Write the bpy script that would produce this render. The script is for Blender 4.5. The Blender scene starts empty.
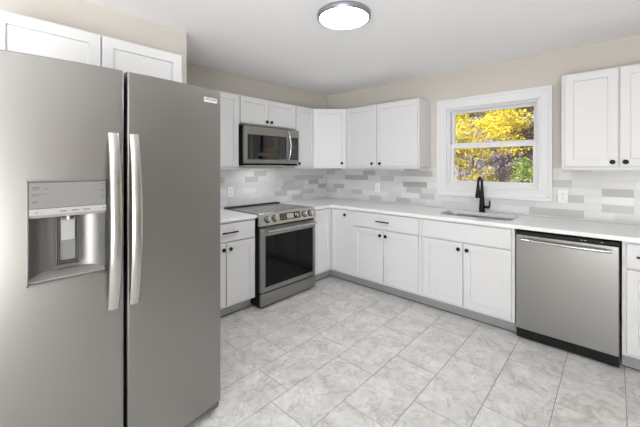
import bpy, bmesh, math, random
from mathutils import Vector, Matrix
PI = math.pi
C = bpy.context.scene.collection
SC = bpy.context.scene

# ------------------------------------------------------------------ camera
cam_d = bpy.data.cameras.new('camera')
cam = bpy.data.objects.new('camera', cam_d); C.objects.link(cam)
cam.location = (3.1833, -3.5832, 1.3857)
cam.rotation_euler = (PI/2, 0, 0.74786)
cam_d.sensor_fit = 'HORIZONTAL'; cam_d.sensor_width = 36
cam_d.lens = 36*318.5/640
cam_d.shift_y = -(213.5-166.2)/640
cam_d.clip_start = 0.02; cam_d.clip_end = 300
SC.camera = cam

# ------------------------------------------------------------------ light
SC.view_settings.view_transform = 'Standard'
SC.view_settings.look = 'None'
SC.view_settings.gamma = 1
SC.view_settings.use_curve_mapping = False
SC.view_settings.exposure = -0.27
SC.cycles.max_bounces = 10
SC.cycles.diffuse_bounces = 6
SC.cycles.sample_clamp_indirect = 6
SC.cycles.use_denoising = True

world = bpy.data.worlds.new('sky'); SC.world = world; world.use_nodes = True
wn = world.node_tree
bg = wn.nodes['Background']
sky = wn.nodes.new('ShaderNodeTexSky'); sky.sky_type = 'NISHITA'
sky.sun_disc = False; sky.sun_elevation = math.radians(38); sky.sun_rotation = math.radians(200)
wn.links.new(sky.outputs[0], bg.inputs[0]); bg.inputs[1].default_value = 0.2

def light(name, kind, loc, rot, energy, color=(1, 1, 1), **kw):
    d = bpy.data.lights.new(name, kind); d.energy = energy; d.color = color
    for k, v in kw.items(): setattr(d, k, v)
    o = bpy.data.objects.new(name, d); C.objects.link(o)
    o.location = loc; o.rotation_euler = rot
    return o
# low autumn sun from behind the house: lights the trees, never the room
light('sun', 'SUN', (0, -10, 10), (math.radians(52), 0, math.radians(-22)), 12.0, (1, .95, .86), angle=.01)
# added soft fill lights behind the camera, out of view, without lamp fixtures
light('dining_window_fill', 'AREA', (4.55, -6.42, 1.25), (math.radians(105), 0, 0), 6, (.96, .98, 1), shape='RECTANGLE', size=2.1, size_y=1.9)  # added fill at the unseen dining windows, in place of daylight
light('kitchen_fill', 'AREA', (4.1, -5.6, 1.45), Vector((-.55, .62, .42)).to_track_quat('-Z', 'Y').to_euler(), 26, (.97, .985, 1), shape='DISK', size=1.4, spread=math.radians(125))  # added fill aimed at the upper left of the kitchen
light('ceiling_fill', 'AREA', (3.7, -5.3, .7), Vector((-.25, .35, .9)).to_track_quat('-Z', 'Y').to_euler(), 132, (.97, .985, 1), shape='DISK', size=1.6)  # added upward fill to brighten the ceiling
LAMP = 64.0        # emission of the flush ceiling light (in its builder)

# ------------------------------------------------------------------ materials
def new_mat(name):
    m = bpy.data.materials.new(name); m.use_nodes = True
    nt = m.node_tree; b = nt.nodes['Principled BSDF']
    return m, nt, b
def plain(name, col, rough=.5, metal=0, noise=.03, scale=20, bump=0, coat=0, spec=.5):
    m, nt, b = new_mat(name)
    tc = nt.nodes.new('ShaderNodeTexCoord')
    nz = nt.nodes.new('ShaderNodeTexNoise'); nz.inputs['Scale'].default_value = scale; nz.inputs['Detail'].default_value = 4
    nt.links.new(tc.outputs['Object'], nz.inputs['Vector'])
    mr = nt.nodes.new('ShaderNodeMix'); mr.data_type = 'RGBA'
    mr.inputs[6].default_value = tuple(c*(1-noise) for c in col)+(1,)
    mr.inputs[7].default_value = tuple(min(1, c*(1+noise)) for c in col)+(1,)
    nt.links.new(nz.outputs['Fac'], mr.inputs[0]); nt.links.new(mr.outputs[2], b.inputs['Base Color'])
    b.inputs['Roughness'].default_value = rough; b.inputs['Metallic'].default_value = metal
    b.inputs['Specular IOR Level'].default_value = spec
    if coat: b.inputs['Coat Weight'].default_value = coat; b.inputs['Coat Roughness'].default_value = .08
    if bump:
        bp = nt.nodes.new('ShaderNodeBump'); bp.inputs['Strength'].default_value = bump; bp.inputs['Distance'].default_value = .002
        nt.links.new(nz.outputs['Fac'], bp.inputs['Height']); nt.links.new(bp.outputs[0], b.inputs['Normal'])
    return m
def steel(name, col, rough, brush=(2, 2, 260), aniso=0.0):
    m, nt, b = new_mat(name)
    tc = nt.nodes.new('ShaderNodeTexCoord'); mp = nt.nodes.new('ShaderNodeMapping'); mp.inputs['Scale'].default_value = brush
    nz = nt.nodes.new('ShaderNodeTexNoise'); nz.inputs['Scale'].default_value = 1.5; nz.inputs['Detail'].default_value = 3
    nt.links.new(tc.outputs['Object'], mp.inputs[0]); nt.links.new(mp.outputs[0], nz.inputs['Vector'])
    mr = nt.nodes.new('ShaderNodeMapRange'); mr.inputs[3].default_value = rough*.92; mr.inputs[4].default_value = rough*1.08
    nt.links.new(nz.outputs['Fac'], mr.inputs[0]); nt.links.new(mr.outputs[0], b.inputs['Roughness'])
    b.inputs['Base Color'].default_value = tuple(col)+(1,); b.inputs['Metallic'].default_value = 1
    return m
def emit(name, col, s):
    m, nt, b = new_mat(name)
    b.inputs['Base Color'].default_value = (.8, .8, .8, 1)
    b.inputs['Emission Color'].default_value = tuple(col)+(1,); b.inputs['Emission Strength'].default_value = s
    return m

M = {}
M['wall'] = plain('greige_paint', (.62, .585, .535), .75, noise=.015, scale=60, bump=.05)
M['ceiling'] = plain('ceiling_paint', (.90, .90, .905), .85, noise=.01, scale=80, bump=.05)
M['cabinet'] = plain('white_cabinet_paint', (.70, .70, .708), .38, noise=.01)
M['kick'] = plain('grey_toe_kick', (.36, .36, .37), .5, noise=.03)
M['kick_dark'] = plain('dark_floor_strip', (.12, .115, .11), .7)  # dark strip where the toe kick meets the floor
M['counter'] = plain('white_quartz', (.84, .84, .84), .16, noise=.03, scale=35)
M['black'] = plain('matte_black', (.006, .006, .006), .45, spec=.25)
M['plastic_black'] = plain('black_plastic', (.008, .008, .0085), .5, spec=.25)
M['steel'] = steel('stainless_steel', (.33, .325, .313), .36)
M['steel_dark'] = steel('dark_stainless', (.30, .295, .285), .5)  # slightly darker, rougher stainless
M['steel_bright'] = steel('polished_steel', (.55, .545, .53), .24)
M['sinksteel'] = steel('sink_steel', (.58, .58, .58), .28, (200, 2, 2))
M['glass_black'] = plain('black_glass', (.004, .004, .0045), .05, noise=0, spec=.2)
M['glass_mirror'] = plain('reflective_black_glass', (.004, .004, .0045), .02, noise=0, spec=.6); M['glass_mirror'].node_tree.nodes['Principled BSDF'].inputs['IOR'].default_value = 1.6
M['cooktop'] = plain('ceramic_cooktop', (.12, .123, .13), .22, noise=.1, scale=120, spec=.9)
M['burner'] = plain('burner_ring_print', (.16, .16, .165), .25)
M['trim'] = plain('window_trim_white', (.76, .765, .78), .35, noise=.01)
M['plate'] = plain('outlet_white_plastic', (.84, .84, .83), .35)
M['slot'] = plain('outlet_slot', (.05, .05, .05), .6)
M['grey_plastic'] = plain('grey_plastic', (.30, .295, .285), .4)
M['foot'] = plain('dark_grey_plastic', (.11, .108, .105), .5)
M['panel_grey'] = plain('dispenser_panel_grey', (.21, .207, .20), .35)
M['panel_light'] = plain('dispenser_light_strip', (.38, .375, .36), .35)
M['print'] = plain('printed_marks', (.10, .10, .095), .5)
M['badge'] = plain('badge_white', (.60, .60, .585), .25)
M['display'] = plain('display_glass', (.02, .02, .018), .1)
M['nickel'] = steel('brushed_nickel', (.36, .37, .42), .35)
M['lamp'] = emit('lamp_diffuser', (.97, .985, 1), LAMP)
M['task'] = emit('task_lamp_lens', (1, .99, .97), 3)
M['grout'] = plain('floor_grout', (.27, .265, .255), .8)
M['exterior'] = plain('exterior_siding', (.6, .6, .58), .7)

# window pane: thin clear glass
m, nt, b = new_mat('window_glass'); nt.nodes.remove(b)
tr = nt.nodes.new('ShaderNodeBsdfTransparent'); gl = nt.nodes.new('ShaderNodeBsdfGlossy'); gl.inputs['Roughness'].default_value = .02
fr = nt.nodes.new('ShaderNodeFresnel'); fr.inputs[0].default_value = 1.25
mx = nt.nodes.new('ShaderNodeMixShader')
nt.links.new(fr.outputs[0], mx.inputs[0]); nt.links.new(tr.outputs[0], mx.inputs[1]); nt.links.new(gl.outputs[0], mx.inputs[2])
nt.links.new(mx.outputs[0], nt.nodes['Material Output'].inputs[0]); M['glass'] = m

# floor: marbled porcelain, one random number per tile
m, nt, b = new_mat('marbled_floor_tile')
tc = nt.nodes.new('ShaderNodeTexCoord'); gi = nt.nodes.new('ShaderNodeNewGeometry')
cmb = nt.nodes.new('ShaderNodeMath'); cmb.operation = 'MULTIPLY'; cmb.inputs[1].default_value = 37
nt.links.new(gi.outputs['Random Per Island'], cmb.inputs[0])
vadd = nt.nodes.new('ShaderNodeVectorMath'); vadd.operation = 'ADD'
nt.links.new(tc.outputs['Object'], vadd.inputs[0]); nt.links.new(cmb.outputs[0], vadd.inputs[1])
n1 = nt.nodes.new('ShaderNodeTexNoise'); n1.inputs['Scale'].default_value = 6; n1.inputs['Detail'].default_value = 10; n1.inputs['Distortion'].default_value = .3
n2 = nt.nodes.new('ShaderNodeTexNoise'); n2.inputs['Scale'].default_value = 4.2; n2.inputs['Detail'].default_value = 9; n2.inputs['Roughness'].default_value = .62; n2.inputs['Distortion'].default_value = .7
n3 = nt.nodes.new('ShaderNodeTexNoise'); n3.inputs['Scale'].default_value = 26; n3.inputs['Detail'].default_value = 6; n3.inputs['Roughness'].default_value = .7
for n in (n1, n2, n3): nt.links.new(vadd.outputs[0], n.inputs['Vector'])
r1 = nt.nodes.new('ShaderNodeValToRGB'); r1.color_ramp.elements[0].position = .34; r1.color_ramp.elements[1].position = .66
r1.color_ramp.elements[0].color = (.585, .572, .553, 1); r1.color_ramp.elements[1].color = (.73, .718, .70, 1)
nt.links.new(n1.outputs['Fac'], r1.inputs[0])
r2 = nt.nodes.new('ShaderNodeValToRGB')                     # thin veins where the noise crosses the middle
e = r2.color_ramp.elements; e[0].position = .478; e[0].color = (1, 1, 1, 1); e[1].position = .522; e[1].color = (1, 1, 1, 1)
q = r2.color_ramp.elements.new(.5); q.color = (.72, .705, .69, 1)
nt.links.new(n2.outputs['Fac'], r2.inputs[0])
r3 = nt.nodes.new('ShaderNodeMapRange'); r3.inputs[1].default_value = .3; r3.inputs[2].default_value = .7; r3.inputs[3].default_value = .82; r3.inputs[4].default_value = 1.12
nt.links.new(n3.outputs['Fac'], r3.inputs[0])
mu = nt.nodes.new('ShaderNodeMix'); mu.data_type = 'RGBA'; mu.blend_type = 'MULTIPLY'; mu.inputs[0].default_value = .8
nt.links.new(r1.outputs[0], mu.inputs[6]); nt.links.new(r2.outputs[0], mu.inputs[7])
mu2 = nt.nodes.new('ShaderNodeVectorMath'); mu2.operation = 'SCALE'
nt.links.new(mu.outputs[2], mu2.inputs[0]); nt.links.new(r3.outputs[0], mu2.inputs['Scale'])
nt.links.new(mu2.outputs[0], b.inputs['Base Color']); b.inputs['Roughness'].default_value = .38
M['floor'] = m

# backsplash stone tiles, four tones
def tile_mat(name, col):
    m, nt, b = new_mat(name)
    tc = nt.nodes.new('ShaderNodeTexCoord'); gi = nt.nodes.new('ShaderNodeNewGeometry')
    mp = nt.nodes.new('ShaderNodeMapping'); mp.inputs['Scale'].default_value = (4, 4, 40)
    nz = nt.nodes.new('ShaderNodeTexNoise'); nz.inputs['Scale'].default_value = 2; nz.inputs['Detail'].default_value = 4
    nt.links.new(tc.outputs['Object'], mp.inputs[0]); nt.links.new(mp.outputs[0], nz.inputs['Vector'])
    ad = nt.nodes.new('ShaderNodeMath'); ad.operation = 'ADD'
    nt.links.new(nz.outputs['Fac'], ad.inputs[0]); nt.links.new(gi.outputs['Random Per Island'], ad.inputs[1])
    mr = nt.nodes.new('ShaderNodeMapRange'); mr.inputs[2].default_value = 2; mr.inputs[3].default_value = .9; mr.inputs[4].default_value = 1.1
    nt.links.new(ad.outputs[0], mr.inputs[0])
    sc = nt.nodes.new('ShaderNodeVectorMath'); sc.operation = 'SCALE'; sc.inputs[0].default_value = col
    nt.links.new(mr.outputs[0], sc.inputs['Scale']); nt.links.new(sc.outputs[0], b.inputs['Base Color'])
    b.inputs['Roughness'].default_value = .3
    return m
TILES = [tile_mat('tile_white', (.70, .705, .712)), tile_mat('tile_pale_grey', (.65, .65, .65)),
         tile_mat('tile_mid_grey', (.52, .515, .51)), tile_mat('tile_dark_grey', (.41, .405, .40)),
         plain('tile_grout', (.62, .615, .61), .7)]

def leaf_mat(name, stops, trans=.35):
    m, nt, b = new_mat(name)
    gi = nt.nodes.new('ShaderNodeNewGeometry'); r = nt.nodes.new('ShaderNodeValToRGB')
    el = r.color_ramp.elements
    while len(el) < len(stops): el.new(.5)
    for k, (p, c) in enumerate(stops): el[k].position = p; el[k].color = c+(1,)
    nt.links.new(gi.outputs['Random Per Island'], r.inputs[0]); nt.links.new(r.outputs[0], b.inputs['Base Color'])
    b.inputs['Roughness'].default_value = .6
    tl = nt.nodes.new('ShaderNodeBsdfTranslucent'); nt.links.new(r.outputs[0], tl.inputs[0])
    mx = nt.nodes.new('ShaderNodeMixShader'); mx.inputs[0].default_value = trans
    nt.links.new(b.outputs[0], mx.inputs[1]); nt.links.new(tl.outputs[0], mx.inputs[2])
    nt.links.new(mx.outputs[0], nt.nodes['Material Output'].inputs[0])
    return m
M['leaf_yellow'] = leaf_mat('yellow_leaves', [(0, (.82, .64, .02)), (.45, (.92, .80, .04)), (.72, (.85, .78, .16)), (.85, (.40, .42, .06)), (.93, (.30, .22, .16)), (1, (.70, .60, .45))])
M['leaf_mixed'] = leaf_mat('turning_leaves', [(0, (.70, .52, .05)), (.3, (.62, .58, .10)), (.6, (.30, .36, .07)), (.85, (.50, .34, .14)), (1, (.55, .45, .30))])
M['leaf_green'] = leaf_mat('green_leaves', [(0, (.10, .20, .03)), (.4, (.20, .33, .06)), (.75, (.32, .42, .09)), (1, (.55, .55, .12))])
M['leaf_brown'] = leaf_mat('withered_leaves', [(0, (.22, .18, .21)), (.4, (.30, .24, .25)), (.7, (.42, .33, .22)), (.9, (.60, .50, .12)), (1, (.25, .28, .10))])
M['bark'] = plain('grey_bark', (.20, .175, .19), .9, noise=.4, scale=14, bump=.6)
M['litter'] = plain('leaf_litter', (.22, .185, .20), .95, noise=.6, scale=9, bump=.5)

# ------------------------------------------------------------------ geometry helpers
class MB:
    """collects shapes; build() links them as ONE mesh object"""
    def __init__(s): s.bm = bmesh.new()
    def box(s, x0, x1, y0, y1, z0, z1, bev=0, seg=2, mi=0):
        t = bmesh.new()
        P = [(x, y, z) for x in sorted((x0, x1)) for y in sorted((y0, y1)) for z in sorted((z0, z1))]
        v = [t.verts.new(p) for p in P]
        for f in ((0, 1, 3, 2), (4, 6, 7, 5), (0, 4, 5, 1), (2, 3, 7, 6), (0, 2, 6, 4), (1, 5, 7, 3)): t.faces.new([v[i] for i in f])
        if bev: bmesh.ops.bevel(t, geom=t.edges[:], offset=bev, segments=seg, affect='EDGES', profile=.5)
        s._take(t, mi); return s
    def _take(s, t, mi=0, smooth=False, mat=None):
        if mat is not None: bmesh.ops.transform(t, matrix=mat, verts=t.verts[:])
        me = bpy.data.meshes.new('t')
        for f in t.faces:
            f.material_index = mi
            if smooth: f.smooth = True
        t.to_mesh(me); t.free(); s.bm.from_mesh(me); bpy.data.meshes.remove(me)
    def prism(s, pts, axis, a, b, mi=0, bev=0):
        """pts: polygon in the two axes other than `axis` (cyclic order kept), extruded a..b along axis"""
        t = bmesh.new()
        def mk(p, h):
            if axis == 0: return (h, p[0], p[1])
            if axis == 1: return (p[0], h, p[1])
            return (p[0], p[1], h)
        A = [t.verts.new(mk(p, a)) for p in pts]; B = [t.verts.new(mk(p, b)) for p in pts]
        n = len(pts)
        t.faces.new(A); t.faces.new(B[::-1])
        for i in range(n): t.faces.new((A[i], A[(i+1) % n], B[(i+1) % n], B[i]))
        bmesh.ops.recalc_face_normals(t, faces=t.faces[:])
        if bev: bmesh.ops.bevel(t, geom=t.edges[:], offset=bev, segments=2, affect='EDGES', profile=.5)
        s._take(t, mi); return s
    def lathe(s, prof, n=32, mat=None, mi=0, smooth=True, cap=True):
        """prof: (r, z) along the local z axis"""
        t = bmesh.new(); rings = []
        for r, z in prof:
            if r < 1e-6: rings.append([t.verts.new((0, 0, z))])
            else: rings.append([t.verts.new((r*math.cos(2*PI*k/n), r*math.sin(2*PI*k/n), z)) for k in range(n)])
        for a, b in zip(rings, rings[1:]):
            for k in range(n):
                k2 = (k+1) % n
                if len(a) == 1 and len(b) == 1: continue
                if len(a) == 1: t.faces.new((a[0], b[k], b[k2]))
                elif len(b) == 1: t.faces.new((a[k], a[k2], b[0]))
                else: t.faces.new((a[k], a[k2], b[k2], b[k]))
        if cap and len(rings[0]) > 1: t.faces.new(rings[0][::-1])
        if cap and len(rings[-1]) > 1: t.faces.new(rings[-1])
        bmesh.ops.recalc_face_normals(t, faces=t.faces[:])
        s._take(t, mi, smooth, mat); return s
    def tube(s, pts, rad, n=12, mi=0, caps=True, flat=None):
        """round (or flat: (half width vector axis scale)) tube along points; rad number or list"""
        t = bmesh.new(); pts = [Vector(p) for p in pts]; R = rad if isinstance(rad, (list, tuple)) else [rad]*len(pts)
        prev = None; rings = []
        for i, p in enumerate(pts):
            d = (pts[min(i+1, len(pts)-1)]-pts[max(i-1, 0)]).normalized()
            if prev is None:
                up = Vector((0, 0, 1)) if abs(d.z) < .9 else Vector((1, 0, 0))
                u = d.cross(up).normalized()
            else: u = (prev-d*prev.dot(d)).normalized()
            w = d.cross(u); prev = u
            rings.append([t.verts.new(p+u*R[i]*math.cos(2*PI*k/n)+w*R[i]*math.sin(2*PI*k/n)) for k in range(n)])
        for a, b in zip(rings, rings[1:]):
            for k in range(n): t.faces.new((a[k], a[(k+1) % n], b[(k+1) % n], b[k]))
        if caps: t.faces.new(rings[0][::-1]); t.faces.new(rings[-1])
        bmesh.ops.recalc_face_normals(t, faces=t.faces[:])
        s._take(t, mi, True); return s
    def text(s, txt, size, mat, depth=.0004, mi=0, align='CENTER'):
        cu = bpy.data.curves.new('t', 'FONT'); cu.body = txt; cu.size = size; cu.extrude = depth; cu.align_x = align; cu.align_y = 'CENTER'
        ob = bpy.data.objects.new('t', cu); C.objects.link(ob)
        dg = bpy.context.evaluated_depsgraph_get()
        me = bpy.data.meshes.new_from_object(ob.evaluated_get(dg))
        bpy.data.objects.remove(ob); bpy.data.curves.remove(cu)
        t = bmesh.new(); t.from_mesh(me); bpy.data.meshes.remove(me)
        s._take(t, mi, False, mat); return s
    def build(s, name, mats, parent=None, loc=None):
        me = bpy.data.meshes.new(name); s.bm.to_mesh(me); s.bm.free()
        for m in (mats if isinstance(mats, (list, tuple)) else [mats]): me.materials.append(m)
        if any(p.use_smooth for p in me.polygons): me.set_sharp_from_angle(angle=math.radians(40))
        o = bpy.data.objects.new(name, me); C.objects.link(o)
        if parent: o.parent = parent
        if loc: o.location = loc
        return o

def tag(o, label, cat, group=None, kind=None):
    o['label'] = label; o['category'] = cat
    if group: o['group'] = group
    if kind: o['kind'] = kind
    return o
def thing(name, label, cat, loc, rz=0, group=None):
    o = bpy.data.objects.new(name, None); C.objects.link(o); o.empty_display_size = .1
    o.location = loc; o.rotation_euler = (0, 0, rz)
    return tag(o, label, cat, group)
def struct(mb, name, mats, label, cat, parent=None):
    o = mb.build(name, mats, parent)
    if not parent: tag(o, label, cat, None, 'structure')
    return o
L90 = PI/2
DIRY = Matrix(((1, 0, 0, 0), (0, 0, -1, 0), (0, 1, 0, 0), (0, 0, 0, 1)))   # local z axis -> -y (towards the room)

# ------------------------------------------------------------------ room shell
H = 2.435
XR, YF = 5.8, -6.5            # far sides of the room behind the camera
WX0, WX1, WZ0, WZ1 = 1.795, 2.665, 1.165, 2.028      # kitchen window hole
mb = MB()
mb.box(-.15, XR+.15, YF-.15, .15, -.12, -.0025, mi=1)
rnd = random.Random(5)
cols = {1: .195, 2: .43, 3: .168, 4: .036, 5: .33, 6: .0, 7: .24}
G = .002
k = -2
while .4735+k*.3062 < XR:
    x0 = .4735+k*.3062; x1 = x0+.3062
    off = cols.get(k, rnd.random()*.61)
    y = -.61*12+off
    while y < 0:
        a, b_ = max(y, YF), min(y+.61, 0)
        xa, xb = max(x0, 0), min(x1, XR)
        if b_-a > .01 and xb-xa > .01: mb.box(xa+G, xb-G, a+G, b_-G, -.0024, 0)
        y += .61
    k += 1
struct(mb, 'floor', [M['floor'], M['grout']], 'marbled grey porcelain tile floor of the kitchen', 'floor')
mb = MB().box(-.15, XR+.15, YF-.15, .15, H, H+.15)
struct(mb, 'ceiling', M['ceiling'], 'flat white painted ceiling', 'ceiling')
mb = MB()
mb.box(0, WX0, 0, .15, 0, H); mb.box(WX1, XR, 0, .15, 0, H); mb.box(WX0, WX1, 0, .15, 0, WZ0); mb.box(WX0, WX1, 0, .15, WZ1, H)
struct(mb, 'wall_back', M['wall'], 'beige painted wall with the window over the sink', 'wall')
struct(MB().box(-.15, 0, YF, .15, 0, H), 'wall_left', M['wall'], 'beige painted wall behind the stove', 'wall')
struct(MB().box(0, .72, YF, -2.465, 0, H), 'wall_alcove', M['wall'], 'beige projecting wall behind the refrigerator', 'wall')
struct(MB().box(XR, XR+.15, YF, .15, 0, H), 'wall_right', M['wall'], 'beige wall facing the refrigerator, behind the camera', 'wall')
mb = MB().box(-.15, 3.4, YF-.15, YF, 0, H).box(5.7, XR+.15, YF-.15, YF, 0, H).box(3.4, 5.7, YF-.15, YF, 0, .25).box(3.4, 5.7, YF-.15, YF, 2.25, H)
struct(mb, 'wall_front', M['wall'], 'beige wall with wide windows, behind the camera', 'wall')
mb = MB().box(3.4, 3.48, YF-.1, YF-.02, .25, 2.25).box(5.62, 5.7, YF-.1, YF-.02, .25, 2.25).box(3.4, 5.7, YF-.1, YF-.02, 2.17, 2.25).box(3.4, 5.7, YF-.1, YF-.02, .25, .33).box(4.51, 4.59, YF-.1, YF-.02, .33, 2.17)
w2 = struct(mb, 'window_2', M['trim'], 'white framed dining window', 'window')
MB().box(3.48, 5.62, YF-.06, YF-.055, .33, 2.17).build('pane', M['glass'], w2)

# kitchen window: casing, jamb, two sashes
CX0, CX1, CZ0, CZ1 = 1.694, 2.763, 1.06, 2.125
win = bpy.data.objects.new('window_1', None); C.objects.link(win); win.location = (0, 0, 0)
tag(win, 'white double-hung window with wide casing above the sink', 'window', None, 'structure')
def picture_frame(mb, x0, x1, z0, z1, w, ya, yb, bev=.003):
    mb.prism([(x0, z0), (x1, z0), (x1-w, z0+w), (x0+w, z0+w)], 1, ya, yb, bev=bev)
    mb.prism([(x0, z1), (x0+w, z1-w), (x1-w, z1-w), (x1, z1)], 1, ya, yb, bev=bev)
    mb.prism([(x0, z0), (x0+w, z0+w), (x0+w, z1-w), (x0, z1)], 1, ya, yb, bev=bev)
    mb.prism([(x1, z0), (x1, z1), (x1-w, z1-w), (x1-w, z0+w)], 1, ya, yb, bev=bev)
mb = MB(); picture_frame(mb, CX0, CX1, CZ0, CZ1, .108, -.022, 0)
picture_frame(mb, CX0, CX1, CZ0, CZ1, .03, -.032, -.018); picture_frame(mb, CX0+.085, CX1-.085, CZ0+.085, CZ1-.085, .022, -.028, -.018)
mb.build('casing', M['trim'], win)
mb = MB(); picture_frame(mb, WX0, WX1, WZ0, WZ1, .022, 0, .15, .001); picture_frame(mb, WX0+.02, WX1-.02, WZ0+.02, WZ1-.02, .012, .02, .035, .001)
mb.build('jamb', M['trim'], win)
SX0, SX1 = WX0+.024, WX1-.024
def sash(name, z0, z1, y, stile, top, bot):
    mb = MB()
    mb.box(SX0, SX0+stile, y, y+.03, z0, z1, .003).box(SX1-stile, SX1, y, y+.03, z0, z1, .003)
    mb.box(SX0+stile-.002, SX1-stile+.002, y+.001, y+.029, z1-top, z1, .003).box(SX0+stile-.002, SX1-stile+.002, y+.001, y+.029, z0, z0+bot, .003)
    s = mb.build(name, M['trim'], win)
    MB().box(SX0+stile-.004, SX1-stile+.004, y+.013, y+.017, z0+bot-.004, z1-top+.004).build('pane', M['glass'], s)
    return s
sash('upper_sash', 1.60, WZ1-.024, .085, .036, .034, .045)
lo = sash('lower_sash', WZ0+.024, 1.628, .045, .038, .046, .036)
MB().box(2.18, 2.25, .028, .046, 1.612, 1.628, .003).build('sash_lock', M['trim'], lo)

# ------------------------------------------------------------------ tiled backsplash
ZC = [.9155, .934, 1.0, 1.0657, 1.1314, 1.197, 1.263, 1.329, 1.366]
def backsplash(name, label, u0, u1, phase, special, hole, xf, seed):
    """tiles in a (u, z) plane; special: {course: {start: (end, tone)}}"""
    rr = random.Random(seed); t = 'x'
    mb = MB()
    boxes = []
    for c in range(8):
        z0, z1 = ZC[c], ZC[c+1]
        fixed = sorted((a, b, k) for (cc, a, b, k) in special if cc == c)
        u = u0; fi = 0; first = True
        while u < u1-.001:
            if fi < len(fixed) and u >= fixed[fi][0]-.012: e_, tone = fixed[fi][1], fixed[fi][2]; fi += 1
            else:
                ln = .195*rr.choice((.5, 1, 1, 1)) if first else .195
                e_ = u+ln; tone = rr.choices((0, 1, 2), (5, 4, .6))[0]
                if fi < len(fixed) and e_ > fixed[fi][0]-.05: e_ = fixed[fi][0]
            first = False
            e_ = min(e_, u1)
            segs = [(u, e_)]
            if hole and z1 > hole[2]+.01 and u < hole[1] and e_ > hole[0]:
                segs = [(a, b) for a, b in ((u, min(e_, hole[0])), (max(u, hole[1]), e_)) if b-a > .004]
            for a, b in segs: boxes.append((a, b, z0, z1, tone))
            u = e_
    g = .0008
    for a, b, z0, z1, tone in boxes: mb.box(*xf(a+g, b-g, -.009, -.012), z0+g, z1-g, 0, 2, tone)
    if hole:
        mb.box(*xf(u0, hole[0], 0, -.0092), ZC[0], ZC[-1], mi=4); mb.box(*xf(hole[1], u1, 0, -.0092), ZC[0], ZC[-1], mi=4); mb.box(*xf(hole[0], hole[1], 0, -.0092), ZC[0], hole[2], mi=4)
    else: mb.box(*xf(u0, u1, 0, -.0092), ZC[0], ZC[-1], mi=4)
    return struct(mb, name, TILES, label, 'backsplash')
right_sp = [(6, .02, .17, 2), (6, .17, .363, 1), (6, .363, .668, 1), (6, .668, .86, 3), (6, .86, 1.055, 1), (6, 1.055, 1.25, 2), (6, 1.25, 1.445, 2), (6, 1.445, 1.64, 2),
    (5, .357, .552, 3), (5, .552, .749, 3), (5, .749, .95, 1), (5, .95, 1.14, 2), (5, 1.14, 1.33, 1),
    (4, 1.265, 1.42, 3), (4, 1.42, 1.572, 3), (4, .86, 1.265, 1), (3, .151, .339, 3), (3, .339, .53, 1),
    (2, .26, .46, 1), (2, .46, .655, 2), (2, .655, .85, 0), (2, 1.06, 1.24, 1), (2, 1.48, 1.66, 2), (1, .765, .951, 2), (1, 1.169, 1.358, 2),
    (4, 3.101, 3.292, 3), (2, 3.101, 3.292, 2), (1, 2.32, 2.581, 0), (1, 2.581, 2.78, 2), (1, 2.78, 2.984, 2), (1, 2.984, 3.18, 0), (3, 2.79, 2.984, 2), (3, 2.984, 3.1, 0),
    (5, 2.764, 2.9, 2), (5, 2.9, 3.1, 1), (6, 2.9, 3.1, 1), (6, 3.1, 3.3, 1), (5, 3.1, 3.3, 1), (4, 2.9, 3.1, 0), (2, 2.8, 2.984, 0), (2, 2.984, 3.1, 0)]
left_sp = [(6, -1.326, -1.147, 2), (5, -1.452, -1.268, 2), (5, -.46, -.27, 2), (5, -.27, -.08, 2), (4, -1.55, -1.36, 1), (4, -.87, -.68, 2), (5, -.87, -.68, 1), (3, -.2, -.03, 3), (3, -.68, -.5, 2),
    (2, -.55, -.36, 2), (4, -.4, -.2, 3), (5, -1.9, -1.72, 2), (2, -.3, -.1, 1)]
backsplash('tile_backsplash', 'grey and white stacked stone tile backsplash under the window', 0.012, 3.56, 0, right_sp, (CX0+.004, CX1-.004, CZ0+.004), lambda a, b, c, d: (a, b, c, d), 3)
backsplash('tile_backsplash', 'pale stone tile backsplash behind the stove', -2.464, -.0125, 0, left_sp, None, lambda a, b, c, d: (-c, -d, a, b), 8)

# ------------------------------------------------------------------ cabinet parts
def shaker(mb, x0, x1, z0, z1, y, th=.02, fr=.055, rec=.011):
    """recessed-panel door; y is the plane of its back, front towards -y"""
    t = bmesh.new(); yf = y-th
    def R(a, yy): return [t.verts.new(p) for p in ((x0+a, yy, z0+a), (x1-a, yy, z0+a), (x1-a, yy, z1-a), (x0+a, yy, z1-a))]
    rings = [R(0, y), R(0, yf+.002), R(.002, yf), R(fr, yf), R(fr+.003, yf+rec), ]
    for a, b in zip(rings, rings[1:]):
        for k in range(4): t.faces.new((a[k], a[(k+1) % 4], b[(k+1) % 4], b[k]))
    t.faces.new(rings[0][::-1]); t.faces.new(rings[-1])
    bmesh.ops.recalc_face_normals(t, faces=t.faces[:])
    mb._take(t); return mb
def slab_front(mb, x0, x1, z0, z1, y, th=.02): return mb.box(x0, x1, y-th, y, z0, z1, .002, 1)
KN = [(.006, 0), (.0055, .012), (.010, .016), (.0165, .019), (.0175, .023), (.0165, .027), (.009, .0295), (0, .030)]
def knob(parent, x, z, y, label=None):
    mb = MB().lathe(KN, 20, Matrix.Translation((x, y, z)) @ DIRY)
    return mb.build('knob', M['black'], parent)
def pull(parent, x, z, y, ln=.16):
    mb = MB().box(x-ln/2, x+ln/2, y-.034, y-.024, z-.006, z+.006, .002, 1)
    for s in (-1, 1): mb.box(x+s*ln*.34-.005, x+s*ln*.34+.005, y-.026, y, z-.004, z+.004)
    return mb.build('pull_handle', M['black'], parent)
def door(root, x0, x1, z0, z1, y, knob_at=None, fr=.055, hinge=0):
    mb = shaker(MB(), x0, x1, z0, z1, y, fr=fr)
    o = mb.build('door', M['cabinet'], root)
    if knob_at: knob(o, knob_at[0], knob_at[1], y-.0195)
    return o
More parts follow.
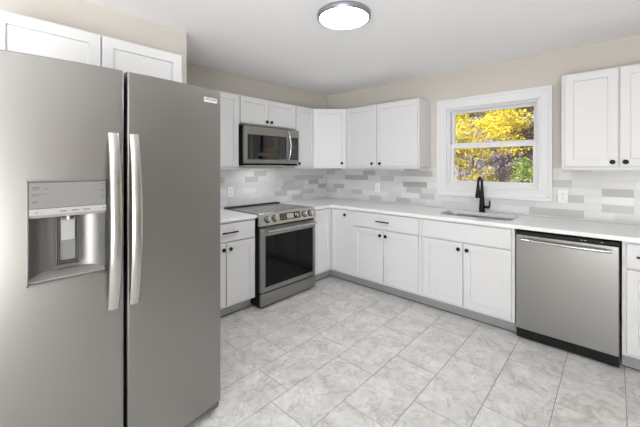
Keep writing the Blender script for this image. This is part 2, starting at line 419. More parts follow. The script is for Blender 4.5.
def wall_cabinet(label, loc, rz, w, z0, z1, doors, depth=.305, rail=True, fr=.055, ki=.03):
    """doors: (x0, x1, knob side: 'l', 'r' or None)"""
    t = thing('wall_cabinet', label, 'cabinet', loc, rz, 'white wall cabinets')
    mb = MB().box(0, w, -depth, -.001, z0, z1, .0015, 1)
    mb.build('carcass', M['cabinet'], t)
    if rail: MB().box(.0, w, -depth-.001, -depth+.017, z0-.014, z0-.0002).build('light_rail', M['cabinet'], t)
    for a, b, s in doors:
        kn = None
        if s: kn = (a+ki if s == 'l' else b-ki, z0+.045)
        door(t, a, b, z0+.012, z1-.012, -depth-.001, kn, fr)
    return t
def base_cabinet(label, loc, rz, w, drawer, doors, pull_x=None, kick=(0, None)):
    """panels, face frame and toe kick; doors: (x0, x1, knob side)"""
    t = thing('base_cabinet', label, 'cabinet', loc, rz, 'white base cabinets')
    mb = MB().box(0, .018, -.59, -.001, .11, .883).box(w-.018, w, -.59, -.001, .11, .883).box(.018, w-.018, -.59, -.02, .11, .128).box(.018, w-.018, -.019, -.001, .128, .883)
    mb.box(0, w, -.61, -.5901, .11, .883)
    mb.build('carcass', M['cabinet'], t)
    k1 = kick[1] if kick[1] is not None else w
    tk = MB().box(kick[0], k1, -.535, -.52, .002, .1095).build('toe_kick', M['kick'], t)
    MB().box(kick[0], k1, -.540, -.5351, .0005, .008).build('floor_strip', M['kick_dark'], tk)  # thin dark strip along the foot of the toe kick
    zt = .868
    if drawer:
        a, b = drawer
        d = slab_front(MB(), a, b, .708, zt, -.611).build('drawer', M['cabinet'], t)
        if pull_x is not None: pull(d, pull_x, .79, -.6305)
        zt = .695
    for a, b, s in doors:
        kn = None
        if s: kn = (a+.03 if s == 'l' else b-.03, zt-.053)
        door(t, a, b, .132, zt, -.611, kn)
    return t

# base run under the window
base_cabinet('white base cabinet with one drawer and two doors, right of the corner unit', (.962, 0, 0), 0, .822, (.012, .80),
             [(.012, .402, 'r'), (.411, .80, 'l')], pull_x=.405)
base_cabinet('white sink base cabinet with plain panel above two doors, left of the dishwasher', (1.786, 0, 0), 0, .798, (.03, .775),
             [(.03, .394, 'r'), (.407, .775, 'l')])
base_cabinet('white base cabinet at the right edge, right of the dishwasher', (3.216, 0, 0), 0, .305, (.022, .283), [(.022, .283, 'r')], pull_x=.148)
# left of the range
base_cabinet('white base cabinet between stove and refrigerator, with a drawer over two doors', (0, -2.396, 0), L90, .656, (.012, .640), [(.012, .327, 'r'), (.337, .640, 'l')], pull_x=.36)

# corner unit: L-shaped body with two doors meeting in the corner
t = thing('base_cabinet', 'white corner base cabinet right of the stove, two narrow doors meeting in the corner', 'cabinet', (0, 0, 0), 0, 'white base cabinets')
mb = MB().prism([(.002, -.002), (.96, -.002), (.96, -.61), (.61, -.61), (.61, -.972), (.002, -.972)], 2, .11, .883)
mb.build('carcass', M['cabinet'], t)
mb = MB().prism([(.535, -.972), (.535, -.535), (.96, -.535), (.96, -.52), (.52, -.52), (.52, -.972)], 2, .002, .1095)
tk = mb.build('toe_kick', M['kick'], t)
MB().prism([(.5401, -.972), (.5401, -.5401), (.96, -.5401), (.96, -.5351), (.5351, -.5351), (.5351, -.972)], 2, .0005, .008).build('floor_strip', M['kick_dark'], tk)
d = door(t, .636, .918, .132, .868, -.611, (.855, .814), fr=.05)
o = shaker(MB(), 0, .318, .132, .868, 0, fr=.05).build('door', M['cabinet'], t)
o.location = (.611, -.955, 0); o.rotation_euler = (0, 0, L90)

# countertops: L-shaped top with a sink cut-out, and the short top left of the range
def rounded_rect(x0, x1, y0, y1, r, n=8):
    P = []
    for cx, cy, a0 in ((x1-r, y1-r, 0), (x0+r, y1-r, 90), (x0+r, y0+r, 180), (x1-r, y0+r, 270)):
        for k in range(n+1):
            a = math.radians(a0+90*k/n); P.append((cx+r*math.cos(a), cy+r*math.sin(a)))
    return P
SKX0, SKX1, SKY0, SKY1 = 1.885, 2.525, -.475, -.105
def slab_with_hole(outer, hole, z0, z1):
    t = bmesh.new()
    vo = [t.verts.new((x, y, z1)) for x, y in outer]; vh = [t.verts.new((x, y, z1)) for x, y in hole]
    eo = [t.edges.new((vo[i], vo[(i+1) % len(vo)])) for i in range(len(vo))]
    eh = [t.edges.new((vh[i], vh[(i+1) % len(vh)])) for i in range(len(vh))]
    r = bmesh.ops.triangle_fill(t, edges=eo+eh, use_beauty=True)
    top = [f for f in t.faces]
    r = bmesh.ops.extrude_face_region(t, geom=top)
    vs = [g for g in r['geom'] if isinstance(g, bmesh.types.BMVert)]
    bmesh.ops.translate(t, verts=vs, vec=(0, 0, z0-z1))
    bmesh.ops.recalc_face_normals(t, faces=t.faces[:])
    return t
mb = MB(); r_ = .03
outer = [(.0015, -.0015), (3.56, -.0015), (3.56, -.645), (.645+r_, -.645)]
for k in range(1, 6): a = math.radians(90+90*k/6); outer.append((.645+r_+r_*math.cos(a), -.645-r_+r_*math.sin(a)))
outer += [(.645, -.645-r_), (.645, -.974), (.0015, -.974)]
mb._take(slab_with_hole(outer, rounded_rect(SKX0, SKX1, SKY0, SKY1, .07), .885, .915))
ct = mb.build('countertop', M['counter'])
tag(ct, 'long white quartz countertop running from the stove round the corner under the window', 'countertop', 'white countertops')
ct2 = MB().box(.0015, .645, -2.463, -1.739, .885, .915, .003).build('countertop', M['counter'])
tag(ct2, 'short white quartz countertop between stove and refrigerator', 'countertop', 'white countertops')

# sink: undermount stainless basin
snk = thing('kitchen_sink', 'undermount stainless steel sink below the window', 'sink', (0, 0, 0))
t = bmesh.new()
specs = [(.014, .8845, .075), (-.004, .8845, .07), (-.006, .86, .07), (-.012, .70, .06), (-.05, .682, .05)]
rings = []
for ins, z, rad in specs: rings.append([t.verts.new((x, y, z)) for x, y in rounded_rect(SKX0-ins, SKX1+ins, SKY0-ins, SKY1+ins, rad)])
for a, b_ in zip(rings, rings[1:]):
    n = len(a)
    for k in range(n): t.faces.new((a[k], a[(k+1) % n], b_[(k+1) % n], b_[k]))
t.faces.new(rings[-1]); bmesh.ops.recalc_face_normals(t, faces=t.faces[:])
for f in t.faces: f.normal_flip()
mb = MB(); mb._take(t, 0, True); mb.build('basin', M['sinksteel'], snk)
MB().lathe([(.045, 0), (.042, .003), (.03, .003), (.024, .001), (0, .001)], 28, Matrix.Translation((2.19, -.27, .6825))).build('drain', M['steel_dark'], snk)

# faucet
fc = thing('kitchen_faucet', 'matte black pull-down faucet with side lever behind the sink', 'faucet', (2.178, -.052, .9155))
MB().lathe([(.029, 0), (.029, .006), (.0265, .010), (.0255, .07), (.0225, .12), (.018, .18), (.014, .24), (.012, .28)], 24).build('body', M['black'], fc)
arc = [(0, 0, .27)]
for k in range(0, 13): a = PI*k/12; arc.append((0, -.063+.063*math.cos(a), .292+.060*math.sin(a)))
MB().tube(arc, [.0115]*len(arc), 16).build('spout', M['black'], fc)
MB().lathe([(.0115, .295), (.013, .28), (.017, .24), (.022, .20), (.0265, .165), (.0265, .158), (.022, .155), (0, .155)], 24, Matrix.Translation((0, -.126, 0))).build('spray_head', M['black'], fc)
mb = MB().tube([(.018, 0, .052), (.068, 0, .054)], .0145, 14).tube([(.062, 0, .054), (.071, 0, .072), (.073, .0, .122)], [.010, .008, .006], 10)
mb.build('lever', M['black'], fc)

# ------------------------------------------------------------------ wall cabinets
UZ0, UZ1 = 1.372, 2.132
wall_cabinet('white wall cabinet left of the microwave, partly behind the refrigerator', (0, -2.398, 0), L90, .672, UZ0, UZ1, [(.012, .332, 'r'), (.340, .660, None)])
wall_cabinet('short white two-door wall cabinet above the microwave', (0, -1.724, 0), L90, .789, 1.832, UZ1, [(.010, .367, 'r'), (.373, .779, 'l')], rail=False, fr=.05)
wall_cabinet('narrow single-door white wall cabinet between microwave and corner cabinet', (0, -.932, 0), L90, .32, UZ0, UZ1, [(.010, .311, 'l')])
# diagonal corner cabinet
t = thing('wall_cabinet', 'diagonal white corner wall cabinet with one door facing the room', 'cabinet', (0, 0, 0), 0, 'white wall cabinets')
MB().prism([(.001, -.001), (.609, -.001), (.609, -.305), (.305, -.609), (.001, -.609)], 2, UZ0, UZ1).build('carcass', M['cabinet'], t)
LD = math.hypot(.304, .304)
o = shaker(MB(), .006, LD-.006, UZ0+.012, UZ1-.012, -.001).build('door', M['cabinet'], t)
o.location = (.305, -.609, 0); o.rotation_euler = (0, 0, PI/4)
knob(o, LD-.062, UZ0+.052, -.0205)
o = MB().box(0.012, LD-.012, -.001, .016, UZ0-.014, UZ0-.0002).build('light_rail', M['cabinet'], t)
o.location = (.305, -.609, 0); o.rotation_euler = (0, 0, PI/4)
wall_cabinet('wide white two-door wall cabinet just left of the window', (.6105, 0, 0), 0, 1.004, UZ0, UZ1, [(.012, .469, 'r'), (.479, .992, 'l')], ki=.05)
wall_cabinet('white two-door wall cabinet right of the window, cut by the right edge', (2.858, 0, 0), 0, .70, UZ0, UZ1, [(.022, .339, 'r'), (.351, .68, 'l')])
# over the refrigerator
wall_cabinet('low white two-door wall cabinet above the refrigerator', (.72, -3.557, 0), L90, .925, 1.84, 2.14, [(.012, .452, None), (.460, .913, None)], rail=False, depth=.30, fr=.055)

# ------------------------------------------------------------------ refrigerator
fx, fy = .745, -3.557
fg = thing('refrigerator', 'tall stainless side-by-side refrigerator with dispenser filling the left side', 'refrigerator', (fx, fy, 0), L90)
FW = .911; ZB, ZT = .066, 1.806
def yfront(X): return -(1.60-fx)+.215*(X-.428)**2
MB().box(.004, FW-.004, -.735, -.012, .045, 1.785, .004).build('cabinet_body', M['grey_plastic'], fg)
MB().box(.02, FW-.02, -.775, -.66, .022, .060, .003).build('base_grille', M['plastic_black'], fg)
for X in (.05, FW-.05):
    mb = MB().prism([(-.735, .055), (-.80, .055), (-.785, .020), (-.735, .012)], 0, X-(.045 if X < .4 else .12), X+.045, bev=.004)
    mb.build('leg_cover', M['foot'], fg)
    MB().lathe([(.022, .0005), (.022, .012), (.01, .014), (.01, .045)], 16, Matrix.Translation((X, -.70, 0))).build('leveling_foot', M['plastic_black'], fg)
for X in (.045, FW-.045): MB().box(X-.035, X+.035, -.80, -.68, 1.7855, 1.80, .004).build('hinge_cover', M['grey_plastic'], fg)
def fridge_door(x0, x1, hole=None):
    t = bmesh.new(); yb = -.742; r = .008
    xs = [x0+(x1-x0)*k/24 for k in range(25)]
    xs = [x for x in xs if x0+r*1.2 < x < x1-r*1.2]
    if hole: xs = [x for x in xs if abs(x-hole[0]) > .004 and abs(x-hole[1]) > .004]+[hole[0], hole[1]]; xs.sort()
    prof = [(x0, yb)]
    for k in range(6): a = PI/2*k/5; prof.append((x0+r-r*math.cos(a), yfront(x0+r)+r-r*math.sin(a)))
    prof += [(x, yfront(x)) for x in xs]
    for k in range(6): a = PI/2*k/5; prof.append((x1-r+r*math.sin(a), yfront(x1-r)+r-r*math.cos(a)))
    prof += [(x1, yb)]
    zs = [ZB, ZB+.004]+([hole[2], hole[3]] if hole else [])+[ZT-.004, ZT]
    g = []
    for i, z in enumerate(zs):
        sh = .004 if i in (0, len(zs)-1) else 0
        row = []
        for (x, y) in prof: row.append(t.verts.new((x, y+(sh if y < yb-.01 else 0), z)))
        g.append(row)
    for i in range(len(zs)-1):
        for j in range(len(prof)-1):
            if hole and zs[i] >= hole[2]-1e-6 and zs[i+1] <= hole[3]+1e-6 and prof[j][0] >= hole[0]-1e-6 and prof[j+1][0] <= hole[1]+1e-6: continue
            t.faces.new((g[i][j], g[i][j+1], g[i+1][j+1], g[i+1][j]))
        t.faces.new((g[i][-1], g[i][0], g[i+1][0], g[i+1][-1]))
    t.faces.new(g[0][::-1]); t.faces.new(g[-1])
    bmesh.ops.recalc_face_normals(t, faces=t.faces[:])
    mb = MB(); mb._take(t, 0, True)
    return mb.build('door', M['steel'], fg)
DX0, DX1, DZ0, DZ1 = .100, .354, .936, 1.329
ld = fridge_door(.002, .415, (DX0, DX1, DZ0, DZ1))
rd = fridge_door(.427, FW, None)
def fridge_handle(parent, X, w):
    """flat bar bowed outwards, ends bent into the door"""
    t = bmesh.new(); rows = []; z0, z1 = .775, 1.528; n = 28
    for k in range(n+1):
        q = k/n; z = z0+(z1-z0)*q
        so = .014+.046*math.sin(PI*q)**.75
        yf = yfront(X)-so
        hw = w/2*(.92+.08*math.sin(PI*q))
        sec = [(-hw, .012), (-hw, .002), (-hw+.005, -.003), (-hw*.2, -.0065), (hw*.55, -.005), (hw-.003, -.001), (hw, .004), (hw, .012)]
        rows.append([t.verts.new((X+a, yf+b, z)) for a, b in sec])
    m_ = len(rows[0])
    for a, b_ in zip(rows, rows[1:]):
        for k in range(m_): t.faces.new((a[k], a[(k+1) % m_], b_[(k+1) % m_], b_[k]))
    t.faces.new(rows[0][::-1]); t.faces.new(rows[-1])
    bmesh.ops.recalc_face_normals(t, faces=t.faces[:])
    mb = MB(); mb._take(t, 0, True)
    for z in (z0, z1): 
        s = 1 if z == z0 else -1
        mb.box(X-w*.4, X+w*.4, yfront(X)-.018, yfront(X)+.001, min(z, z+s*.04), max(z, z+s*.04), .003)
    return mb.build('handle', M['steel_bright'], parent)
fridge_handle(ld, .373, .046); fridge_handle(rd, .452, .044)
# badge with its lettering, upper right of the right door
bx = .842
ang = math.atan(.43*(bx-.428))
BM = Matrix.Translation((bx, yfront(bx), 1.745)) @ Matrix.Rotation(ang, 4, 'Z') @ DIRY
t = bmesh.new(); bmesh.ops.create_cube(t, size=1); bmesh.ops.scale(t, vec=(.084, .026, .005), verts=t.verts[:]); bmesh.ops.bevel(t, geom=t.edges[:], offset=.0012, segments=1, affect='EDGES')
mb = MB(); mb._take(t, 0, False, BM)
mb.text('FRIGIDAIRE', .0135, BM @ Matrix.Translation((0, .003, .0028)), .0003, 1)
mb.build('badge', [M['badge'], M['print']], rd)
# dispenser set into the left door
ym = yfront((DX0+DX1)/2)
dsp = MB()
yo = max(yfront(DX0), yfront(DX1))-.001; yi = yo+.075
# surround, recess shell
dsp.box(DX0, DX0+.004, ym-.003, yi, DZ0, DZ1).box(DX1-.004, DX1, ym-.003, yi, DZ0, DZ1).box(DX0, DX1, ym-.003, yi, DZ1-.004, DZ1).box(DX0, DX1, ym-.003, yi, DZ0, DZ0+.008)
dsp.box(DX0+.004, DX1-.004, yi-.004, yi, DZ0+.008, DZ1-.004)
dm = dsp.build('dispenser', M['steel'], fg)
# curved back of the recess
t = bmesh.new(); rows = []
for z in (DZ0+.008, 1.20):
    row = []
    for k in range(17):
        q = k/16; x = DX0+.004+(DX1-DX0-.008)*q
        row.append(t.verts.new((x, yi-.006-.060*abs(2*q-1)**4, z)))
    rows.append(row)
for k in range(16): t.faces.new((rows[0][k], rows[0][k+1], rows[1][k+1], rows[1][k]))
r = bmesh.ops.extrude_face_region(t, geom=t.faces[:]); bmesh.ops.translate(t, verts=[g for g in r['geom'] if isinstance(g, bmesh.types.BMVert)], vec=(0, .0015, 0))
bmesh.ops.recalc_face_normals(t, faces=t.faces[:])
mb = MB(); mb._take(t, 0, True); mb.build('recess_lining', M['steel_dark'], dm)
mb = MB().box(DX0+.005, DX1-.005, ym-.0025, yi-.01, 1.224, DZ1-.005, .002, 1)
mb.build('control_panel', M['panel_grey'], dm)
MB().prism([(ym-.004, 1.222), (ym-.0035, 1.2235), (yi-.01, 1.2235), (yi-.01, 1.19), (ym+.012, 1.188), (ym-.003, 1.200)], 0, DX0+.005, DX1-.005).build('light_strip', M['panel_light'], dm)
for (u, z, w, h) in ((.024, 1.305, .022, .004), (.024, 1.298, .018, .003), (.055, 1.300, .010, .003), (.030, 1.280, .034, .0022), (.056, 1.280, .010, .0022), (.022, 1.275, .020, .002), (.022, 1.252, .016, .003), (.022, 1.247, .020, .002),
                     (.238, 1.312, .016, .003), (.212, 1.301, .006, .003), (.236, 1.288, .018, .002), (.214, 1.288, .005, .002), (.236, 1.281, .014, .002), (.238, 1.262, .016, .002), (.238, 1.255, .016, .002)):
    MB().box(DX0+u-w/2, DX0+u+w/2, ym-.0032, ym-.0024, z-h/2, z+h/2).build('printed_mark', M['print'], dm)
for (u, w) in ((.026, .006), (.105, .022), (.143, .022), (.180, .022), (.240, .006)):
    MB().box(DX0+u-w/2, DX0+u+w/2, ym-.0048, ym-.0034, 1.209, 1.2125).build('printed_mark', M['print'], dm)
# paddle assembly
PX = DX0+.1285
mb = MB()
for (a, b, c, d_) in ((-.0385, -.035, .985, 1.19), (.035, .0385, .985, 1.19), (-.0385, .0385, .985, .989), (-.0325, -.0295, .994, 1.178), (.0295, .0325, .994, 1.178), (-.0325, .0325, .994, .998)):
    mb.box(PX+a, PX+b, yi-.040, yi-.012, c, d_, .001, 1)
mb.build('paddle_frame', M['foot'], dm)
pd = MB().prism([(yi-.034, 1.178), (yi-.028, 1.178), (yi-.014, 1.0), (yi-.026, 1.0)], 0, PX-.027, PX+.027, bev=.002).build('paddle', M['panel_grey'], dm)
MB().box(PX-.0225, PX+.0225, yi-.0385, yi-.031, 1.085, 1.168, .0015, 1).build('paddle_pad', M['panel_light'], dm)
MB().lathe([(.006, 0), (.006, .02)], 14, Matrix.Translation((PX, yi-.045, 1.168))).build('water_nozzle', M['badge'], dm)
MB().prism([(yi-.008, DZ0+.030), (ym+.006, DZ0+.014), (ym+.006, DZ0+.009), (yi-.008, DZ0+.009)], 0, DX0+.006, DX1-.006, bev=.001).build('drip_tray', M['grey_plastic'], dm)

# ------------------------------------------------------------------ electric range
rg = thing('electric_range', 'stainless slide-in electric stove with black glass oven door', 'stove', (.022, -1.7345, 0), L90)
RW = .758
MB().box(.006, RW-.006, -.645, -.001, .025, .905).build('body', M['plastic_black'], rg)
for X in (.06, RW-.06):
    for Y in (-.6, -.06): MB().lathe([(.018, .0005), (.018, .03), (.008, .03), (.008, .036)], 14, Matrix.Translation((X, Y, 0))).build('leg', M['plastic_black'], rg)
mb = MB().box(0, RW, -.63, -.001, .9055, .922, .003)
ck = mb.build('cooktop', M['cooktop'], rg)
mb = MB()
for (X, Y, R_) in ((.20, -.45, .115), (.56, -.45, .10), (.20, -.19, .08), (.56, -.19, .09), (.38, -.16, .05)):
    for q in (1, .62):
        mb.lathe([(R_*q, .9222), (R_*q, .9225), (R_*q-.004, .9225), (R_*q-.003, .9222)], 40, Matrix.Translation((X, Y, 0)), cap=False)
mb.build('burner_rings', M['burner'], ck)
MB().box(.004, RW-.004, -.055, -.001, .9222, .934, .002).build('rear_vent_trim', M['plastic_black'], rg)
# sloped control panel
cp0, cp1 = (-.676, .803), (-.640, .9225)
mb = MB().prism([(-.62, .803), cp0, (-.68, .812), (-.652, .917), cp1, (-.62, .9225)], 0, 0, RW, bev=.002)
cpn = mb.build('control_panel', M['steel_bright'], rg)
sl = math.atan2(.028, .105)
def panel_mat(X, q):      # frame on the slope, z axis outwards
    y = -.68+.028*q; z = .812+.105*q
    return Matrix.Translation((X, y, z)) @ Matrix.Rotation(-sl, 4, 'X') @ DIRY
def panel_box(mb, X0, X1, q0, q1, th, mi=0):
    t = bmesh.new(); bmesh.ops.create_cube(t, size=1); h = .1087*(q1-q0)
    bmesh.ops.scale(t, vec=(X1-X0, h, th), verts=t.verts[:])
    mb._take(t, mi, False, panel_mat((X0+X1)/2, (q0+q1)/2))
mb = MB(); panel_box(mb, .245, .520, .22, .84, .004)
dp = mb.build('display', M['display'], cpn)
mb = MB()
panel_box(mb, .335, .430, .30, .76, .0052); panel_box(mb, .452, .470, .50, .72, .0052); panel_box(mb, .478, .500, .34, .70, .0052)
mb.build('display_readout', M['panel_light'], dp)
mb = MB()
for a in (.258, .276, .294, .312):
    for q in (.36, .52, .68): panel_box(mb, a, a+.008, q-.025, q+.025, .0052)
mb.build('touch_keys', M['panel_light'], dp)
for X in (.085, .175, .590, .680):
    kb = MB().lathe([(.027, 0), (.027, .006), (.0235, .008), (.0225, .028), (.020, .032), (0, .032)], 24, panel_mat(X, .5))
    ko = kb.build('knob', M['steel'], rg)
    mb = MB(); t = bmesh.new(); bmesh.ops.create_cube(t, size=1); bmesh.ops.scale(t, vec=(.011, .044, .016), verts=t.verts[:]); bmesh.ops.bevel(t, geom=t.edges[:], offset=.002, segments=1, affect='EDGES')
    mb._take(t, 0, False, panel_mat(X, .5) @ Matrix.Translation((0, 0, .036))); mb.build('knob_grip', M['steel_bright'], ko)
    mb = MB().lathe([(.035, -.001), (.035, .0015), (.0275, .0015)], 28, panel_mat(X, .5), cap=False); mb.build('knob_shadow_ring', M['plastic_black'], ko)  # black ring, widened to imitate the dark shadow round the knob
# oven door: steel frame round black glass
od = MB().box(.004, .058, -.672, -.6455, .160, .786, .003).box(RW-.040, RW-.004, -.672, -.6455, .160, .786, .003)
od.box(.057, RW-.039, -.6718, -.6457, .703, .7858, .003).box(.057, RW-.039, -.6718, -.6457, .1602, .207, .003)
odo = od.build('oven_door', M['steel'], rg)
MB().box(.05, RW-.03, -.6685, -.655, .19, .715).build('oven_window', M['glass_black'], odo)
hb = MB().tube([(.045, -.722, .757), (.2, -.727, .757), (.381, -.729, .757), (.562, -.727, .757), (RW-.045, -.722, .757)], .0125, 16)
for X in (.06, RW-.06): hb.box(X-.012, X+.012, -.722, -.671, .747, .767, .003)
hb.build('door_handle', M['steel_bright'], odo)
MB().box(.003, RW-.003, -.668, -.6455, .030, .148, .004).build('storage_drawer', M['steel'], rg)

# ------------------------------------------------------------------ microwave
mw = thing('microwave_oven', 'stainless over-the-range microwave hanging above the stove', 'microwave', (.002, -1.718, 0), L90)
MWW = .760; mz0, mz1 = 1.403, 1.808
MB().box(.002, MWW-.002, -.365, -.002, mz0, mz1, .002).build('body', M['plastic_black'], mw)
mb = MB().box(0, .600, -.402, -.366, mz0+.012, mz1, .004)
dr = mb.build('door', M['steel'], mw)
MB().box(.036, .560, -.4045, -.40, mz0+.054, mz1-.088, .001, 1).build('door_window', M['glass_mirror'], dr)
hp = []
for k in range(13): q = k/12; hp.append((.578+.012*math.sin(PI*q), -.408-.040*math.sin(PI*q)**.7, mz0+.035+(mz1-mz0-.055)*q))
mb = MB().tube(hp, [.009+.003*math.sin(PI*k/12) for k in range(13)], 14); mb.build('handle', M['steel_bright'], dr)
mb = MB().box(.602, MWW, -.402, -.366, mz0+.012, mz1, .004); cp = mb.build('control_column', M['steel'], mw)
pn = MB().box(.606, MWW-.014, -.4045, -.40, mz0+.054, mz1-.088, .001, 1).build('keypad_glass', M['glass_mirror'], cp)
for r_i in range(5):
    for c_i in range(3): MB().box(.640+c_i*.032, .654+c_i*.032, -.4052, -.4044, mz0+.09+r_i*.028, mz0+.096+r_i*.028).build('keypad_mark', M['panel_grey'], pn)
mb = MB().box(.01, MWW-.01, -.395, -.05, mz0-.012, mz0-.0005, .003)
mb.build('vent_grille', M['plastic_black'], mw)

MB().box(.13, .63, -.30, -.18, mz0-.0126, mz0-.011).build('task_lamp_lens', M['task'], mw)
tl = light('task_lamp', 'AREA', (.38, -.24, mz0-.0135), (0, 0, 0), 1.3, (.97, .985, 1), shape='RECTANGLE', size=.5, size_y=.12); tl.parent = mw
# ------------------------------------------------------------------ dishwasher
dw = thing('dishwasher', 'stainless dishwasher with bar handle under the countertop', 'dishwasher', (2.590, 0, 0))
DW = .618
MB().box(.004, DW-.004, -.585, -.03, .03, .880).build('tub', M['plastic_black'], dw)
for X in (.06, DW-.06):
    for Y in (-.5, -.1): MB().lathe([(.016, .0005), (.016, .01), (.007, .01), (.007, .035)], 14, Matrix.Translation((X, Y, 0))).build('leg', M['plastic_black'], dw)
ddo = MB().box(.006, DW-.006, -.633, -.586, .094, .838, .004).build('door', M['steel'], dw)
cs = MB().prism([(-.586, .8435), (-.630, .8435), (-.622, .866), (-.586, .872)], 0, .006, DW-.006).build('control_strip', M['plastic_black'], dw)
for X in (.41, .43, .52): MB().box(X, X+.012, -.6285, -.6235, .853, .857).build('control_mark', M['badge'], cs)
pts = []
for k in range(15): q = k/14; pts.append((.045+(DW-.09)*q, -.664-.018*math.sin(PI*q)**.6, .805))
mb = MB().tube(pts, .0115, 14)
for X in (.055, DW-.055): mb.box(X-.014, X+.014, -.668, -.632, .794, .816, .003)
mb.build('handle', M['steel_bright'], ddo)
MB().box(.004, DW-.004, -.60, -.5855, .012, .0925).build('kick_panel', M['plastic_black'], dw)

# ------------------------------------------------------------------ outlets
def outlet(label, loc, rz, slots=True):
    t = thing('wall_outlet', label, 'outlet', loc, rz, 'white wall outlets')
    MB().box(-.036, .036, -.0065, 0, -.058, .058, .002).build('cover_plate', M['plate'], t)
    rc = MB().box(-.0175, .0175, -.0085, -.0063, -.034, .034, .001, 1).build('receptacle', M['plate'], t)
    mb = MB()
    for z in (-.018, .018):
        for x in (-.006, .006): mb.box(x-.0014, x+.0014, -.0091, -.0084, z-.002, z+.006)
        mb.lathe([(.0025, 0), (.0025, .0006)], 10, Matrix.Translation((0, -.0084, z-.009)) @ DIRY)
    mb.build('slots', M['slot'], rc)
    return t
outlet('white wall outlet behind the stove counter, beside the refrigerator', (.0122, -1.645, 1.098), L90)
outlet('white wall outlet on the tiles below the wide cabinet left of the window', (.900, -.0122, 1.108), 0)
outlet('white wall outlet right of the window', (2.838, -.0122, 1.118), 0)

# ------------------------------------------------------------------ ceiling light
cl = thing('ceiling_light', 'round flush ceiling light with grey metal rim', 'ceiling light', (1.812, -1.863, H))
MB().lathe([(.178, -.0005), (.184, -.006), (.184, -.030), (.180, -.036), (.168, -.038), (.165, -.034), (.165, -.0005)], 64).build('rim', M['nickel'], cl)
MB().lathe([(.1645, -.020), (.1645, -.036), (.155, -.0385), (.10, -.041), (0, -.042)], 64).build('diffuser', M['lamp'], cl)

# ------------------------------------------------------------------ outside: wooded bank with autumn trees
t = bmesh.new(); nx, ny = 40, 40; gr = []
rr = random.Random(2)
for j in range(ny+1):
    row = []
    for i in range(nx+1):
        x = -16+32*i/nx; y = .6+24*j/ny
        z = -.5+max(0, y-2.4)*.52+.10*math.sin(x*1.3+y)+.08*math.sin(2.1*y-x*.7)+rr.uniform(-.05, .05)
        row.append(t.verts.new((x, y, z)))
    gr.append(row)
for j in range(ny):
    for i in range(nx): t.faces.new((gr[j][i], gr[j][i+1], gr[j+1][i+1], gr[j+1][i]))
bmesh.ops.recalc_face_normals(t, faces=t.faces[:])
if t.faces[0].normal.z < 0: bmesh.ops.reverse_faces(t, faces=t.faces[:])
mb = MB(); mb._take(t, 0, True)
struct(mb, 'ground', M['litter'], 'leaf-strewn wooded bank outside the window', 'ground')
def gz(x, y): return -.5+max(0, y-2.4)*.52+.10*math.sin(x*1.3+y)+.08*math.sin(2.1*y-x*.7)
def leaves(rr, blobs, n, size):
    t = bmesh.new()
    for _ in range(n):
        cx, cy, cz, R_, sq = rr.choices(blobs, [b[3]**2 for b in blobs])[0]
        d = Vector((rr.gauss(0, 1), rr.gauss(0, 1), rr.gauss(0, 1))).normalized()*(R_*rr.random()**.45)
        p = Vector((cx+d.x, cy+d.y, cz+d.z*sq))
        u = Vector((rr.gauss(0, 1), rr.gauss(0, 1), rr.gauss(0, .6))).normalized()
        w = u.cross(Vector((rr.gauss(0, 1), rr.gauss(0, 1), rr.gauss(0, 1)))).normalized(); nrm = u.cross(w)
        s_ = size*rr.uniform(.6, 1.3)
        v = [t.verts.new(p+q) for q in (-u*s_, w*s_*.55-nrm*s_*.12, u*s_, -w*s_*.55-nrm*s_*.12)]
        t.faces.new(v)
    return t
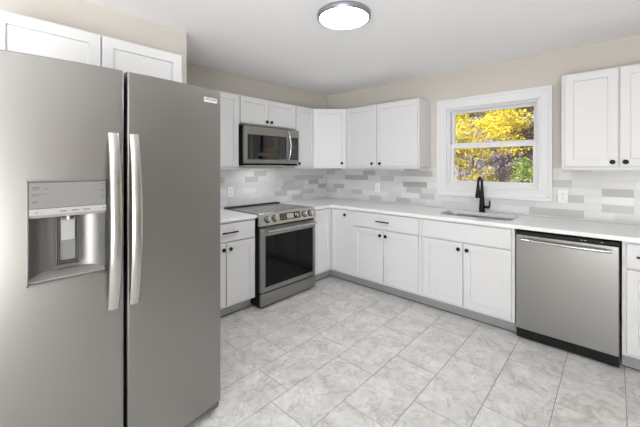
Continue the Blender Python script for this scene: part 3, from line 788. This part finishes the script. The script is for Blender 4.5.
def tree(name, label, x, y, h, crown, mat, n, size, seed, trunk=.07, group='trees and shrubs outside the window'):
    rr = random.Random(seed); z = gz(x, y)
    o = thing(name, label, 'tree' if name == 'tree' else 'shrub', (x, y, z), 0, group)
    mb = MB(); lean = rr.uniform(-.25, .25)
    pts = [(0, 0, -.15)]+[(lean*q*q*h*.3+rr.uniform(-.03, .03), rr.uniform(-.03, .03), h*q) for q in (.15, .35, .55, .75, .95)]
    mb.tube(pts, [trunk*1.25, trunk, trunk*.85, trunk*.65, trunk*.45, trunk*.2], 10)
    blobs = []
    for k in range(crown[0]):
        q = rr.uniform(crown[1], crown[2]); a = rr.uniform(0, 2*PI); R_ = crown[3]*rr.uniform(.25, 1)
        e_ = Vector((R_*math.cos(a), R_*math.sin(a), h*q))
        s_ = Vector((lean*h*.3*(q*.6)**2, 0, h*max(.05, q-.25)))
        mb.tube([s_, (s_+e_)/2+Vector((0, 0, .05)), e_], [trunk*.35, trunk*.22, trunk*.08], 6)
        blobs.append((e_.x, e_.y, e_.z, crown[4]*rr.uniform(.6, 1.15), .75))
    mb.build('trunk', M['bark'], o)
    m2 = MB(); m2._take(leaves(rr, blobs, n, size)); f = m2.build('foliage', M[mat], o); f['kind'] = 'stuff'
    return o
tree('tree', 'broad bright yellow autumn tree filling the left of the upper window pane', .55, 4.9, 3.5, (46, .30, 1.0, .92, .36), 'leaf_yellow', 15000, .032, 11, .03)
tree('tree', 'yellow-green autumn tree behind the right of the upper window pane', 2.35, 5.9, 4.3, (54, .30, 1.0, .74, .32), 'leaf_yellow', 13500, .032, 13, .04)
tree('tree', 'far tree with turning brown leaves high on the bank, behind the left yellow tree', -1.5, 9.4, 5.0, (60, .06, 1.0, 1.5, .5), 'leaf_mixed', 15000, .05, 14, .08)
tree('tree', 'far tree with turning brown leaves high on the bank, between the two yellow trees', 1.5, 9.6, 5.0, (60, .06, 1.0, 1.3, .5), 'leaf_mixed', 15000, .05, 15, .08)
tree('shrub', 'green bush seen low in the right of the lower window pane', 1.88, 3.5, 1.75, (16, .25, .82, .28, .20), 'leaf_green', 1500, .026, 16, .02)
tree('shrub', 'yellowing bush seen low in the left of the lower window pane', .72, 3.5, 2.0, (18, .3, .98, .27, .18), 'leaf_mixed', 2800, .026, 17, .02)
tree('shrub', 'small sparse yellow shrub outside, behind the faucet', 1.27, 3.35, 1.9, (16, .3, .95, .19, .13), 'leaf_mixed', 1300, .024, 18, .015)
tree('shrub', 'grey-brown brush on the bank behind the faucet', 1.22, 6.6, 1.7, (30, .1, 1.0, .65, .3), 'leaf_brown', 4200, .035, 21, .02)
tree('shrub', 'green brush on the bank at the lower right of the window, behind the green bush', 2.12, 4.4, 1.2, (16, .2, 1.0, .26, .2), 'leaf_mixed', 1500, .03, 22, .015)
tree('tree', 'yellow autumn tree off to the right of the window, mirrored in the microwave door', 7.4, 4.9, 3.6, (40, .15, 1.0, 1.2, .4), 'leaf_yellow', 7000, .045, 31, .05)
